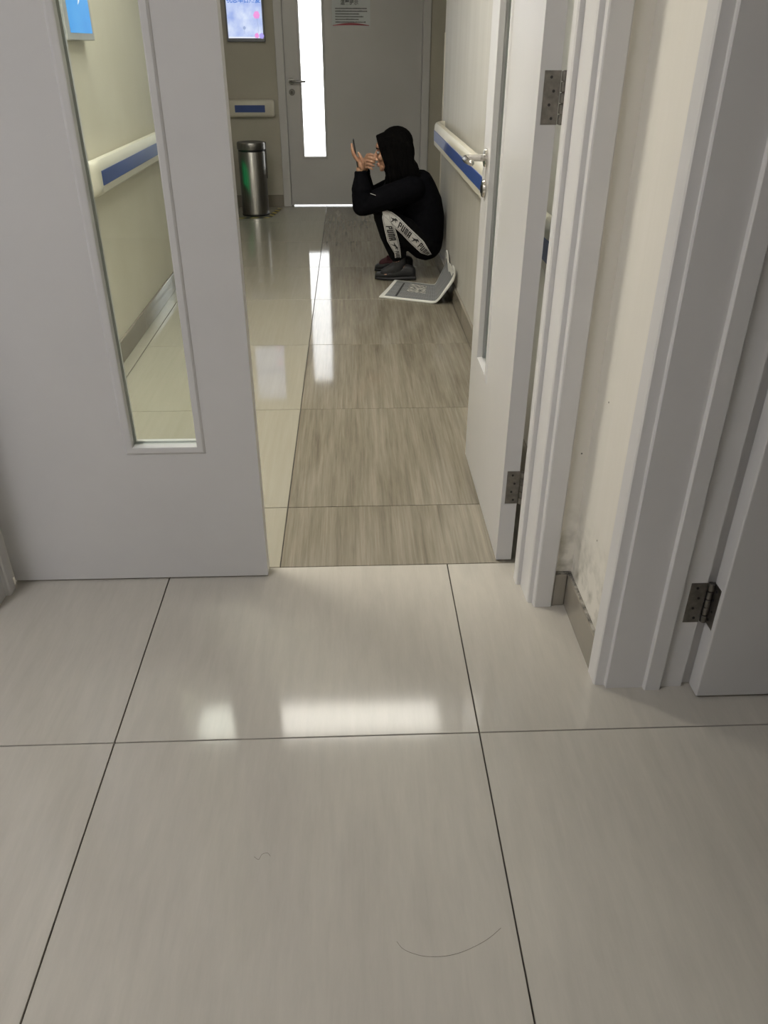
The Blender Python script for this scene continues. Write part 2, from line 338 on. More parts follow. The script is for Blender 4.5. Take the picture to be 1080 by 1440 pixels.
# ---------------------------------------------------------------- hinges and door hardware
def hinge(parent, plates, pin, z0, z1):
    """plates: boxes (x0,x1,y0,y1); pin (x,y)"""
    root = MB()
    n = 5; h = (z1-z0)/n
    for k in range(n): root.lathe([(0.0055, k*h+0.0008), (0.0070, k*h+0.0018), (0.0070, (k+1)*h-0.0018), (0.0055, (k+1)*h-0.0008)], (pin[0], pin[1], z0), 12)
    root.lathe([(0.0035, 0), (0.0035, z1-z0)], (pin[0], pin[1], z0), 10)
    r = root.build('hinge', HINGE, parent, smooth=40)
    for (x0, x1, y0, y1, nx) in plates:
        p = MB(); p.box(x0, x1, y0, y1, z0, z1, bev=0.0004); pl = p.build('hinge_plate', HINGE, r)
        s = MB()
        for k in range(4):
            z = z0+(z1-z0)*(0.12+0.253*k); f = 0.42 if k % 2 else 0.62
            if nx == 'y': s.lathe([(0.0031, -0.0012), (0.0031, 0.0), (0.0018, -0.0004)], (x0+(x1-x0)*f, y0, z), 10, axis='y')
            else: s.lathe([(0.0031, -0.0012), (0.0031, 0.0), (0.0018, -0.0004)], (x0, y0+(y1-y0)*f, z), 10, axis='x')
        s.bm.normal_update()
        o = s.build('screw_head', DARK); o.parent = r; o['kind'] = 'stuff'
def leaf_with_light(mb, a0, a1, b0, b1, z0, z1, g0, g1, gz0, gz1, along='x'):
    """door slab with a tall rectangular hole; a = along the leaf, b = thickness"""
    def B(a, a_, z, z_):
        if along == 'x': mb.box(a, a_, b0, b1, z, z_)
        else: mb.box(b0, b1, a, a_, z, z_)
    B(a0, g0, z0, z1); B(g1, a1, z0, z1); B(g0, g1, z0, gz0); B(g0, g1, gz1, z1)
    bmesh.ops.remove_doubles(mb.bm, verts=mb.bm.verts, dist=1e-5)
    # drop the internal faces shared by the four slabs
    seen = {}
    for f in mb.bm.faces:
        k = tuple(sorted(v.index for v in f.verts)); seen.setdefault(k, []).append(f)
    return mb
def bead_set(parent, g0, g1, gz0, gz1, face, side, along):
    """sloped glazing beads around a hole, on the face coordinate 'face', standing 'side' (-1/+1) proud"""
    W = 0.0165; P = 0.0045*side; D = -0.012*side
    prof = [(0.0, 0.0), (W, 0.0), (W-0.002, P*0.5), (W-0.006, P), (-0.001, P), (-0.004, P*0.8), (-0.006, D), (0.0, D)]   # (outward, proud)
    for which in ('bottom', 'top', 'a0', 'a1'):
        mb = MB(); n = len(prof)
        ends = []
        for e in (0, 1):
            ring = []
            for u, v in prof:
                if which == 'bottom': p = ((g0-u, gz0-u) if e == 0 else (g1+u, gz0-u))
                elif which == 'top': p = ((g0-u, gz1+u) if e == 0 else (g1+u, gz1+u))
                elif which == 'a0': p = ((g0-u, gz0-u) if e == 0 else (g0-u, gz1+u))
                else: p = ((g1+u, gz0-u) if e == 0 else (g1+u, gz1+u))
                ring.append((p[0], face+v, p[1]) if along == 'x' else (face+v, p[0], p[1]))
            ends.append(ring)
        mb._add(ends[0]+ends[1], [tuple(range(n-1, -1, -1)), tuple(range(n, 2*n))]+[(i, (i+1) % n, n+(i+1) % n, n+i) for i in range(n)])
        mb.build('glazing_bead', PAINT_DOOR, parent)
def lever_set(parent, x, y, z, nrm, direction, material=CHROME, second=True):
    """lever handle on a face with outward normal nrm, lever pointing along direction; keyhole rose below"""
    n = Vector(nrm); d = Vector(direction); base = Vector((x, y, z)); ax_ = 'x' if abs(n.x) > 0.5 else 'y'; sg = n.x+n.y
    h = MB().lathe([(0.025, 0.0), (0.026, 0.003*sg), (0.024, 0.009*sg), (0.010, 0.010*sg), (0.010, 0.02*sg)], base, 24, axis=ax_).build('handle', material, parent, smooth=40)
    l = MB(); l.tube([base+n*0.012, base+n*0.052, base+n*0.062+d*0.006, base+n*0.066+d*0.02, base+n*0.066+d*0.075, base+n*0.063+d*0.12], [0.0095, 0.0095, 0.010, 0.0105, 0.0095, 0.0085], 14, round_ends=True)
    l.build('lever', material, h, smooth=50)
    k = MB().lathe([(0.025, 0.0), (0.026, 0.004*sg), (0.023, 0.010*sg), (0.009, 0.011*sg)], base+Vector((0, 0, -0.085)), 24, axis=ax_).build('keyhole_rose', material, parent, smooth=40)
    c = base+Vector((0, 0, -0.085))+n*0.0105
    kk = MB(); e = 0.004
    kk.box(c.x-e, c.x+e, c.y-e, c.y+e, c.z-0.012, c.z+0.010, bev=0.001); kk.build('keyway', DARK, k)

# ---- left leaf (closed)
LX0, LX1, LY0, LY1 = MX-0.452, -0.2535, 1.8345, 1.8785
g = MB(); leaf_with_light(g, LX0, LX1, LY0, LY1, 0.006, 2.082, -0.5735, -0.4015, 0.410, 1.92)
d1 = g.build('door_1', PAINT_DOOR); struct(d1, 'closed left leaf of the white double door with a tall narrow glass')
bead_set(d1, -0.5735, -0.4015, 0.410, 1.92, LY0, -1, 'x'); bead_set(d1, -0.5735, -0.4015, 0.410, 1.92, LY1, 1, 'x')
MB().box(-0.5725, -0.4025, 1.8535, 1.8595, 0.411, 1.919).build('glass_pane', GLASS, d1)
lever_set(d1, -0.30, LY1, 1.03, (0,1,0), (-1,0,0))
# ---- right leaf (open into the corridor)
RX0, RX1, RY0, RY1 = 0.406, 0.4505, 1.889, 2.586
g = MB(); leaf_with_light(g, RY0, RY1, RX0, RX1, 0.006, 2.082, 2.268, 2.440, 0.425, 1.92, along='y')
d2 = g.build('door_2', PAINT_DOOR); struct(d2, 'open right leaf of the white double door, steel lever near its free edge')
bead_set(d2, 2.268, 2.440, 0.425, 1.92, RX0, -1, 'y'); bead_set(d2, 2.268, 2.440, 0.425, 1.92, RX1, 1, 'y')
MB().box(0.4255, 0.4315, 2.269, 2.439, 0.426, 1.919).build('glass_pane', GLASS, d2)
lever_set(d2, RX0, 2.517, 1.015, (-1,0,0), (0,-1,0)); lever_set(d2, RX1, 2.517, 1.015, (1,0,0), (0,-1,0))
for z0, z1 in ((0.196, 0.298), (1.152, 1.256), (1.80, 1.90)):
    hinge(d2, [(0.4165, 0.452, RY0-0.0012, RY0+0.0005, 'y')], (0.4595, RY0-0.003), z0, z1)
# ---- far door
g = MB(); leaf_with_light(g, LE, RE, YF+0.010, YF+0.055, 0.012, FT, -0.415, -0.214, 0.423, 1.735)
d3 = g.build('door_3', PAINT_DOOR); struct(d3, 'wide closed far door with a bright vertical glass strip')
bead_set(d3, -0.415, -0.214, 0.423, 1.735, YF+0.010, -1, 'x')
MB().box(-0.4155, -0.2135, YF+0.026, YF+0.034, 0.4225, 1.7355).build('frosted_pane', FROST, d3)
lever_set(d3, -0.498, YF+0.010, 1.030, (0,-1,0), (1,0,0), STEEL)
# ---- near right door (open into the side room)
d4 = MB().box(0.7765, 1.62, 1.3115, 1.3565, 0.007, 2.09, bev=0.003, seg=2).build('door_4', PAINT_DOOR); struct(d4, 'open white door leaf at the right edge of the photo')
for z0, z1 in ((0.193, 0.300), (1.80, 1.90)):
    hinge(d4, [(0.724, 0.760, 1.3528, 1.3545, 'y'), (0.7757, 0.7775, 1.322, 1.358, 'x')], (0.7695, 1.3535), z0, z1)
lever_set(d4, 1.55, 1.3115, 1.0, (0,-1,0), (-1,0,0))

# ---------------------------------------------------------------- handrails
def rail_profile(x_wall, s):
    # (x, z) outline of a wall guard rail, s=+1 when it projects to +x
    return [(x_wall, 0.772), (x_wall+s*0.045, 0.757), (x_wall+s*0.062, 0.757), (x_wall+s*0.070, 0.766), (x_wall+s*0.072, 0.79), (x_wall+s*0.072, 0.852),
            (x_wall+s*0.070, 0.876), (x_wall+s*0.062, 0.890), (x_wall+s*0.048, 0.895), (x_wall+s*0.034, 0.889), (x_wall+s*0.026, 0.872), (x_wall+s*0.024, 0.84), (x_wall, 0.83)]
def handrail(label, x_wall, s, y0, y1, cap0, cap1):
    root = thing('handrail', label, 'handrail', (x_wall+s*0.035, y0, 0.757), 'blue striped wall handrails')
    mb = MB(); pr = rail_profile(x_wall, s); n = len(pr)
    mb.prism(pr, y0, y1, axis='y'); mb.build('rail', RAIL, root, smooth=35)
    MB().box(min(x_wall+s*0.071, x_wall+s*0.0745), max(x_wall+s*0.071, x_wall+s*0.0745), y0+0.004, y1-0.004, 0.793, 0.850, bev=0.001).build('blue_insert', BLUE, root)
    for yy, dr, on in ((y0, -1, cap0), (y1, 1, cap1)):
        if not on: continue
        mb = MB(); K = 8; vs_ = []; fs = []
        for k in range(K+1):          # end cap curving back to the wall
            a = PI/2*k/K
            for x, z in pr:
                off = abs(x-x_wall); vs_.append((x_wall+s*off*math.cos(a)*1.0, yy+dr*(0.012+0.07*math.sin(a)*(off/0.072)**0.5 if k else 0.0), z))
        for k in range(K):
            for i in range(n): fs.append((k*n+i, k*n+(i+1) % n, (k+1)*n+(i+1) % n, (k+1)*n+i))
        fs.append(tuple(range(n))); mb._add(vs_, fs); mb.build('end_cap', RAIL, root, smooth=50)
    return root
handrail('cream handrail with blue stripe on right corridor wall behind the open door', XR, -1, 2.06, 5.38, False, True)
handrail('cream handrail with blue stripe on left wall, seen through the left door glass', XL, 1, 3.56, 6.9, True, True)
# short guard on the end wall
sg = thing('handrail', 'short cream wall guard with dark blue insert above the steel bin', 'handrail', (-0.865, YF, 0.75), 'blue striped wall handrails')
mb = MB(); mb.box(-1.068, -0.655, YF-0.066, YF-0.001, 0.752, 0.893, bev=0.026, seg=4); mb.build('rail', RAIL, sg, smooth=50)
MB().box(-1.0, -0.737, YF-0.0685, YF-0.064, 0.792, 0.848, bev=0.001).build('blue_insert', BLUE, sg)
# corner guard at the end of the right wall
cg = MB(); cg.prism([(XR-0.003, YG-0.035), (XR-0.003, YG+0.003), (XR+0.035, YG+0.003), (XR+0.035, YG+0.0005), (XR-0.0005, YG+0.0005), (XR-0.0005, YG-0.035)], 0.101, 1.37)
cgo = cg.build('corner_guard', RAIL); tag(cgo, 'thin pale corner guard strip at the far end of right corridor wall', 'corner guard')

# ---------------------------------------------------------------- ceiling lights
def ceiling_light(label, x0, x1, y0, y1, z, m_):
    r = thing('ceiling_light', label, 'light', ((x0+x1)/2, (y0+y1)/2, z), None)
    mb = MB(); t_ = 0.02
    mb.box(x0-t_, x1+t_, y0-t_, y0, z-0.03, z); mb.box(x0-t_, x1+t_, y1, y1+t_, z-0.03, z); mb.box(x0-t_, x0, y0, y1, z-0.03, z); mb.box(x1, x1+t_, y0, y1, z-0.03, z)
    mb.build('frame', PAINT, r); MB().box(x0, x1, y0, y1, z-0.025, z-0.002).build('diffuser', m_, r)
ceiling_light('luminous panel on the corridor ceiling, mirrored in the near floor', -1.06, 0.52, 3.67, 3.945, 2.6, PANEL)
ceiling_light('unseen narrow luminous strip added at the left of the corridor ceiling as fill light', -1.08, -0.84, 2.02, 2.58, 2.6, PANEL_FILL)
ceiling_light('luminous panel on the near room ceiling left of the camera', -1.95, -1.35, -0.5, 0.7, 2.6, PANEL_N)
ceiling_light('luminous panel on the near room ceiling behind the camera', -0.8, -0.4, -2.1, -1.7, 2.6, PANEL_N)

# ---------------------------------------------------------------- screens
def screen_material(name, kind):
    M = bpy.data.materials.new(name); M.use_nodes = True; nt = M.node_tree; N = nt.nodes; L = nt.links; b = N['Principled BSDF']
    b.inputs['Base Color'].default_value = (0.02, 0.02, 0.02, 1); b.inputs['Roughness'].default_value = 0.15
    tc = N.new('ShaderNodeTexCoord'); sp_ = N.new('ShaderNodeSeparateXYZ'); L.new(tc.outputs['Object'], sp_.inputs[0])
    no = N.new('ShaderNodeTexNoise'); no.inputs['Scale'].default_value = 9; no.inputs['Detail'].default_value = 4; L.new(tc.outputs['Object'], no.inputs['Vector'])
    rp = N.new('ShaderNodeValToRGB'); e = rp.color_ramp.elements
    if kind == 'flower':
        e[0].position = 0.3; e[0].color = (0.33, 0.44, 0.82, 1); e[1].position = 0.68; e[1].color = (0.72, 0.80, 0.98, 1)
    else:
        e[0].position = 0.2; e[0].color = (0.05, 0.33, 0.86, 1); e[1].position = 0.8; e[1].color = (0.10, 0.45, 0.95, 1)
    L.new(no.outputs['Fac'], rp.inputs[0]); L.new(rp.outputs[0], b.inputs['Emission Color']); b.inputs['Emission Strength'].default_value = SCREEN
    return M
S_FLOWER = screen_material('flower_screen', 'flower'); S_BLUE = screen_material('blue_screen', 'blue')
def lit(name, c, s=1.0): return mat(name, (0.02,0.02,0.02), 0.3, emit=c, strength=s*SCREEN)
INK_BLUE = lit('screen_blue_ink', (0.02, 0.16, 0.62)); PINK = lit('screen_pink', (0.85, 0.30, 0.72)); PINK2 = lit('screen_violet', (0.42, 0.36, 0.86)); PALE = lit('screen_pale', (0.85, 0.88, 1.0)); GREYLIT = lit('screen_grey', (0.33, 0.42, 0.66))
sc_ = thing('wall_screen', 'glowing portrait wall screen with flowers beside the far door', 'screen', (-0.858, YF, 1.35), 'wall screens')
MB().box(-1.018, -0.698, YF-0.045, YF-0.002, 1.325, 1.950, bev=0.004).build('bezel', GREYPL, sc_)
fs_ = MB().box(-1.004, -0.712, YF-0.0465, YF-0.0445, 1.351, 1.912).build('display', S_FLOWER, sc_)
me = text_mesh('祝您早日康复', 0.047, 0.0003, bold=0.0006)
to = bpy.data.objects.new('screen_lettering', me); me.materials.append(INK_BLUE); col.objects.link(to)
to.rotation_euler = (PI/2, 0, 0); to.location = (-0.858, YF-0.0474, 1.620); to.parent = fs_
def petals(cx, cz, r, n, m_, y):
    mb = MB()
    for k in range(n):
        a = 2*PI*k/n; mb.ell((cx+0.5*r*math.cos(a), y, cz+0.55*r*math.sin(a)), (r*0.52, 0.0005, r*0.6), (0, a*0.3, 0), 10, 6)
    o = mb.build('flower', m_); o.parent = fs_; return o
petals(-0.757, 1.517, 0.026, 6, PINK, YF-0.0474); petals(-0.725, 1.368, 0.020, 5, PINK2, YF-0.0474); petals(-0.765, 1.370, 0.018, 5, PINK, YF-0.0475); petals(-0.866, 1.425, 0.012, 5, GREYLIT, YF-0.0474)
mb = MB(); mb.tube([(-0.757, YF-0.047, 1.50), (-0.748, YF-0.047, 1.44), (-0.752, YF-0.047, 1.39)], 0.0015, 6); mb.build('flower_stem', GREYLIT, fs_)
MB().tube([(-0.866, YF-0.047, 1.42), (-0.868, YF-0.047, 1.38)], 0.0012, 6).build('flower_stem', GREYLIT, fs_)
mb = MB(); mb.box(-1.0035, -0.7125, YF-0.0474, YF-0.0466, 1.3515, 1.361); mb.build('screen_border', PALE, fs_)
s2 = thing('wall_screen', 'wall screen with plain blue picture on the left corridor wall', 'screen', (XL, 3.69, 1.31), 'wall screens')
MB().box(XL+0.002, XL+0.048, 3.505, 3.875, 1.315, 1.95, bev=0.003).build('bezel', SILVER, s2)
ds = MB().box(XL+0.0475, XL+0.0495, 3.555, 3.848, 1.340, 1.93).build('display', S_BLUE, s2)
mb = MB(); mb.prism([(3.70, 1.435), (3.725, 1.445), (3.735, 1.455), (3.735, 1.475), (3.722, 1.463), (3.712, 1.452)], XL+0.0496, XL+0.0504, axis='x'); mb.build('screen_mark', PALE, ds)

# ---------------------------------------------------------------- notice on the far door
PAPER = mat('notice_paper', (0.62, 0.65, 0.66), 0.5); mix_noise(PAPER, (0.6,0.63,0.64), (0.64,0.67,0.68), (8,8,8))
INK = mat('printed_ink', (0.06, 0.065, 0.07), 0.6); mix_noise(INK, (0.05,0.055,0.06), (0.12,0.125,0.13), (90,90,90))
RED = mat('red_print', (0.30, 0.03, 0.05), 0.5); mix_noise(RED, (0.27,0.025,0.045), (0.33,0.035,0.055), (9,9,9))
DY = YF+0.010
nb = thing('notice', 'small printed notice with red swoosh taped to the far door', 'notice', (0.03, DY, 1.43))
MB().box(-0.128, 0.195, DY-0.003, DY-0.0004, 1.440, 1.70, bev=0.0005).build('paper', PAPER, nb)
me = text_mesh('温馨提示', 0.038, 0.0003, bold=0.0006); me.materials.append(INK); to = bpy.data.objects.new('heading', me); col.objects.link(to)
to.rotation_euler = (PI/2, 0, 0); to.location = (0.02, DY-0.0035, 1.608); put(to, nb); to.location = (0.02, DY-0.0035, 1.608)
ln = MB(); rr = random.Random(3)
for k in range(6):
    z = 1.568-0.0195*k; x = -0.10
    end = [0.16, 0.16, 0.10, 0.13, 0.09, 0.15][k]
    while x < end:
        wd = rr.uniform(0.006, 0.012); ln.box(x, x+wd, DY-0.0036, DY-0.0029, z-0.0045, z+rr.uniform(0.003, 0.005)); x += wd+0.0022
o = ln.build('text_line', INK, nb); o['kind'] = 'stuff'
top = [(-0.125+0.31*i/16, 1.449+0.016*math.sin(PI*i/16)**1.2) for i in range(17)]
bot = [(-0.125+0.31*i/16, 1.444+0.004*math.sin(PI*i/16)) for i in range(16, -1, -1)]
MB().prism(top+bot, DY-0.0037, DY-0.0028, axis='y').build('red_swoosh', RED, nb)

# ---------------------------------------------------------------- steel bin and floor tape
BX, BY = -0.845, 7.43
bn = thing('trash_bin', 'tall round brushed steel bin with flat lid beside the far door', 'bin', (BX, BY, 0))
MB().lathe([(0.112, 0.012), (0.118, 0.014), (0.118, 0.022), (0.117, 0.024), (0.117, 0.515), (0.116, 0.517)], (BX, BY, 0), 48).build('body', STEEL, bn, smooth=30)
MB().lathe([(0.119, 0.0), (0.121, 0.002), (0.121, 0.012), (0.118, 0.014)], (BX, BY, 0), 48).build('base_ring', DARK, bn, smooth=30)
MB().lathe([(0.114, 0.516), (0.114, 0.536)], (BX, BY, 0), 48).build('black_band', DARK, bn, smooth=30)
MB().lathe([(0.119, 0.534), (0.122, 0.536), (0.122, 0.578), (0.118, 0.588), (0.108, 0.590), (0.100, 0.586), (0.094, 0.584), (0.0, 0.584)][:-1], (BX, BY, 0), 48).build('lid', STEEL, bn, smooth=30)
MB().box(BX+0.116, BX+0.128, BY-0.012, BY+0.012, 0.30, 0.59, bev=0.003).build('hinge_bracket', STEEL, bn)
YEL = mat('yellow_tape', (0.42, 0.33, 0.07), 0.5); mix_noise(YEL, (0.36,0.28,0.06), (0.46,0.37,0.09), (20,20,20))
ht = thing('hazard_tape', 'worn yellow and black floor tape marking the place of the bin', 'floor tape', (-0.85, 7.25, 0))
def tape_run(p0, p1, wdt=0.045):
    p0, p1 = Vector(p0), Vector(p1); d = (p1-p0); Ln = d.length; d.normalize(); n_ = Vector((-d.y, d.x)); s = 0; k = 0
    while s < Ln-0.01:
        e = min(s+0.055, Ln); sk = 0.03
        q4 = [p0+d*s, p0+d*e, p0+d*min(e+sk, Ln+sk)+n_*wdt, p0+d*(s+sk)+n_*wdt]
        MB().prism([(v.x, v.y) for v in q4], 0.0001, 0.0009).build('tape_band', YEL if k % 2 else DARK, ht); s = e+0.0005; k += 1
tape_run((-1.05, 7.225), (-0.73, 7.245)); tape_run((-0.695, 7.285), (-0.635, 7.70))
# low green exit sign on the left wall, hidden behind the left leaf; it shows as the green streak in the bin
ex = thing('exit_sign', 'green lit low exit sign on left corridor wall near the bin', 'sign', (XL, 6.95, 0.35))
MB().box(XL+0.001, XL+0.02, 6.95, 7.35, 0.28, 0.50, bev=0.003).build('housing', SILVER, ex)
MB().box(XL+0.0195, XL+0.022, 6.965, 7.335, 0.295, 0.485).build('lit_face', GREENLIT, ex)

# ---------------------------------------------------------------- newspaper
def newspaper_mat():
    M = mat('newsprint', (0.5, 0.5, 0.48), 0.75); nt, N, L, b = nodes_of(M)
    uv = N.new('ShaderNodeUVMap'); sp_ = N.new('ShaderNodeSeparateXYZ'); L.new(uv.outputs[0], sp_.inputs[0])
    def M2(op, a, b_=None, c=None):
        n_ = N.new('ShaderNodeMath'); n_.operation = op
        for i, v in enumerate((a, b_, c)):
            if v is None: continue
            if isinstance(v, (int, float)): n_.inputs[i].default_value = v
            else: L.new(v, n_.inputs[i])
        return n_.outputs[0]
    U, V = sp_.outputs[0], sp_.outputs[1]
    def rng(x, a, b_): return M2('MULTIPLY', M2('GREATER_THAN', x, a), M2('LESS_THAN', x, b_))
    inside = M2('MULTIPLY', rng(U, 0.045, 0.90), rng(V, 0.07, 0.95))
    rows = M2('GREATER_THAN', M2('FRACT', M2('MULTIPLY', U, 75.0)), 0.42)
    cols = M2('GREATER_THAN', M2('FRACT', M2('MULTIPLY', V, 5.0)), 0.07)
    no = N.new('ShaderNodeTexNoise'); no.inputs['Scale'].default_value = 90; L.new(uv.outputs[0], no.inputs['Vector'])
    brk = M2('GREATER_THAN', no.outputs['Fac'], 0.40)
    txt = M2('MULTIPLY', M2('MULTIPLY', rows, cols), brk)
    head = M2('MULTIPLY', rng(U, 0.150, 0.174), rng(V, 0.12, 0.86))
    n2 = N.new('ShaderNodeTexNoise'); n2.inputs['Scale'].default_value = 26; n2.inputs['Detail'].default_value = 5; L.new(uv.outputs[0], n2.inputs['Vector'])
    photo = M2('MULTIPLY', rng(U, 0.25, 0.47), rng(V, 0.40, 0.86))
    rp = N.new('ShaderNodeValToRGB'); e = rp.color_ramp.elements; e[0].position = 0.42; e[0].color = (0.10, 0.10, 0.10, 1); e[1].position = 0.62; e[1].color = (0.62, 0.60, 0.55, 1)
    L.new(n2.outputs['Fac'], rp.inputs[0])
    def MIX(f, a, b_):
        mx = N.new('ShaderNodeMix'); mx.data_type = 'RGBA'; L.new(f, mx.inputs[0])
        for i, v in ((6, a), (7, b_)):
            if isinstance(v, tuple): mx.inputs[i].default_value = (*v, 1)
            else: L.new(v, mx.inputs[i])
        return mx.outputs[2]
    c = MIX(txt, (0.27, 0.275, 0.28), (0.12, 0.125, 0.13)); c = MIX(photo, c, rp.outputs[0]); c = MIX(head, c, (0.02, 0.02, 0.02)); c = MIX(inside, (0.72, 0.72, 0.68), c)
    L.new(c, b.inputs['Base Color']); return M
NEWS = newspaper_mat()
def news_sheet(parent, lift, trim, seed):
    rr = random.Random(seed); NU, NV = 34, 14
    # path across the paper: flat on the floor, then up against the wall
    path = [(0.0, 0.0), (0.305, 0.0), (0.325, 0.004), (0.345, 0.022), (0.375, 0.065), (0.402, 0.105), (0.420, 0.140), (0.424, 0.178), (0.412, 0.202)]
    seg = [0]
    for i in range(1, len(path)): seg.append(seg[-1]+math.hypot(path[i][0]-path[i-1][0], path[i][1]-path[i-1][1]))
    def at(s):
        for i in range(1, len(path)):
            if s <= seg[i] or i == len(path)-1:
                f = (s-seg[i-1])/(seg[i]-seg[i-1]); return path[i-1][0]+f*(path[i][0]-path[i-1][0]), path[i-1][1]+f*(path[i][1]-path[i-1][1])
    vs_, fs2, uvs = [], [], []
    for j in range(NV+1):
        v = trim+(1-2*trim)*j/NV
        for i in range(NU+1):
            u = (1-trim)*i/NU; a, z = at(u*seg[-1])
            y0 = 4.700-0.150*min(1, a/0.33); dep = 0.39+0.03*(a/0.424)
            y = y0+v*dep - (0.10*z/0.2)*(1-v)
            x = 0.160+a+0.115*v*(1-a/0.424)+0.012*v*(a/0.424)
            zz = z+lift+0.0025*math.sin(9*u+3*v+seed)*math.sin(PI*v)+0.0015 + (0.020*math.sin(7*v+1.0)+0.012*math.sin(17*v))*min(1, z/0.15)
            x = min(x, XR-0.012-lift*0.6)
            vs_.append((x-lift*0.5*min(1, z/0.05), y, zz)); uvs.append((u, v))
    for j in range(NV):
        for i in range(NU): k = j*(NU+1)+i; fs2.append((k, k+1, k+NU+2, k+NU+1))
    me = bpy.data.meshes.new('sheet'); me.from_pydata(vs_, [], fs2); me.materials.append(NEWS)
    ul = me.uv_layers.new(name='UVMap')
    for lp in me.loops: ul.data[lp.index].uv = uvs[lp.vertex_index]
    for p in me.polygons: p.use_smooth = True
    o = bpy.data.objects.new('sheet', me); col.objects.link(o)
    so = o.modifiers.new('thickness', 'SOLIDIFY'); so.thickness = 0.0012; so.offset = 1
    put(o, parent); return o
npw = thing('newspaper', 'open newspaper lying on the floor and bent up against the right wall', 'newspaper', (0.35, 4.85, 0))
for k in range(4): news_sheet(npw, 0.0016*k, [0.0, 0.006, 0.002, 0.008][k], 3+k*0.02)

# ---------------------------------------------------------------- squatting person
SKIN = mat('skin', (0.42, 0.235, 0.15), 0.5); mix_noise(SKIN, (0.38,0.205,0.13), (0.46,0.26,0.17), (30,30,30)); nodes_of(SKIN)[3].inputs['Subsurface Weight'].default_value = 0.1; nodes_of(SKIN)[3].inputs['Subsurface Radius'].default_value = (0.01,0.004,0.002)
BLACKC = mat('black_sweatshirt_cloth', (0.007, 0.007, 0.010), 0.9, spec=0.05); mix_noise(BLACKC, (0.0025,0.0025,0.0035), (0.0045,0.0045,0.006), (40,40,40), bump=0.25, bump_scale=(90,90,90))
BLACKT = mat('black_track_cloth', (0.006, 0.006, 0.007), 0.85, spec=0.08); mix_noise(BLACKT, (0.0025,0.0025,0.003), (0.0045,0.0045,0.005), (40,40,40), bump=0.2, bump_scale=(90,90,90))
HAIR = mat('black_hair', (0.003, 0.0028, 0.0028), 0.8, spec=0.02); mix_noise(HAIR, (0.002,0.002,0.002), (0.005,0.0045,0.0045), (120,120,8))
SHOE = mat('dark_shoe', (0.022, 0.022, 0.024), 0.6); mix_noise(SHOE, (0.007,0.007,0.008), (0.016,0.016,0.0175), (60,60,60))
SOLE = mat('shoe_sole', (0.035, 0.035, 0.037), 0.7); mix_noise(SOLE, (0.014,0.014,0.015), (0.024,0.024,0.026), (60,60,60))
SOCK = mat('dark_red_sock', (0.10, 0.022, 0.03), 0.8); mix_noise(SOCK, (0.035,0.008,0.011), (0.075,0.016,0.022), (90,90,90))
TAPE = mat('white_side_tape', (0.50, 0.49, 0.47), 0.7); mix_noise(TAPE, (0.47,0.46,0.44), (0.53,0.52,0.50), (60,60,60))
PRINT = mat('black_print', (0.015, 0.014, 0.014), 0.7); mix_noise(PRINT, (0.012,0.012,0.012), (0.02,0.019,0.019), (60,60,60))
BROWN = mat('brown_lip', (0.24, 0.09, 0.07), 0.45); mix_noise(BROWN, (0.22,0.08,0.065), (0.26,0.10,0.075), (60,60,60))
EYEW = mat('eye_white', (0.6, 0.58, 0.55), 0.2); mix_noise(EYEW, (0.30,0.28,0.26), (0.34,0.32,0.30), (60,60,60))

per = thing('person', 'person in black squatting against the right wall, holding up a phone', 'person', (0.40, 5.21, 0))
YC = 5.21
Vv = lambda *a: Vector(a)
sh_n, sh_f = Vv(.375, 5.075, .555), Vv(.375, 5.345, .555)
el_n, el_f = Vv(.070, 5.045, .462), Vv(.085, 5.345, .440)
wr_n, wr_f = Vv(.063, 5.055, .655), Vv(.088, 5.285, .632)
hip_n, hip_f = Vv(.465, 5.135, .215), Vv(.465, 5.295, .215)
kn_n, kn_f = Vv(.200, 5.085, .392), Vv(.195, 5.360, .392)
an_n, an_f = Vv(.315, 5.120, .085), Vv(.315, 5.365, .085)
HC = Vv(.262, YC, .760)                          # head centre
HM = Euler((0, math.radians(-10), 0)).to_matrix()
def hp(x, y, z): return HC + HM @ Vector((x, y, z))   # head frame: -x is the face
def head_shapes(mb):
    rot = (0, math.radians(-10), 0)
    mb.ell(hp(.012, 0, .022), (.096, .074, .086), rot)          # cranium
    mb.ell(hp(-.046, 0, -.030), (.058, .058, .078), rot)        # face
    mb.ell(hp(-.056, 0, -.078), (.042, .042, .036), rot)        # jaw
    mb.ell(hp(-.084, 0, -.098), (.016, .020, .014), rot)        # chin
    mb.ell(hp(-.076, 0, .030), (.024, .052, .026), rot)         # brow
    mb.tube([hp(-.096, 0, .006), hp(-.113, 0, -.022), hp(-.121, 0, -.036)], [.008, .010, .012], 12, round_ends=True)   # nose
    for s in (-1, 1):
        mb.ell(hp(-.106, s*.011, -.040), (.010, .008, .007), rot)
        mb.ell(hp(-.072, s*.036, -.030), (.026, .022, .022), rot)     # cheek
        mb.ell(hp(.010, s*.077, -.012), (.017, .007, .028), rot)      # ear
    mb.ell(hp(-.100, 0, -.064), (.012, .020, .006), rot); mb.ell(hp(-.097, 0, -.075), (.012, .018, .007), rot)   # lips
    mb.tube([hp(.020, 0, -.055), Vv(.345, YC, .63), Vv(.385, YC, .57)], [.050, .050, .060], 16, round_ends=True)   # neck
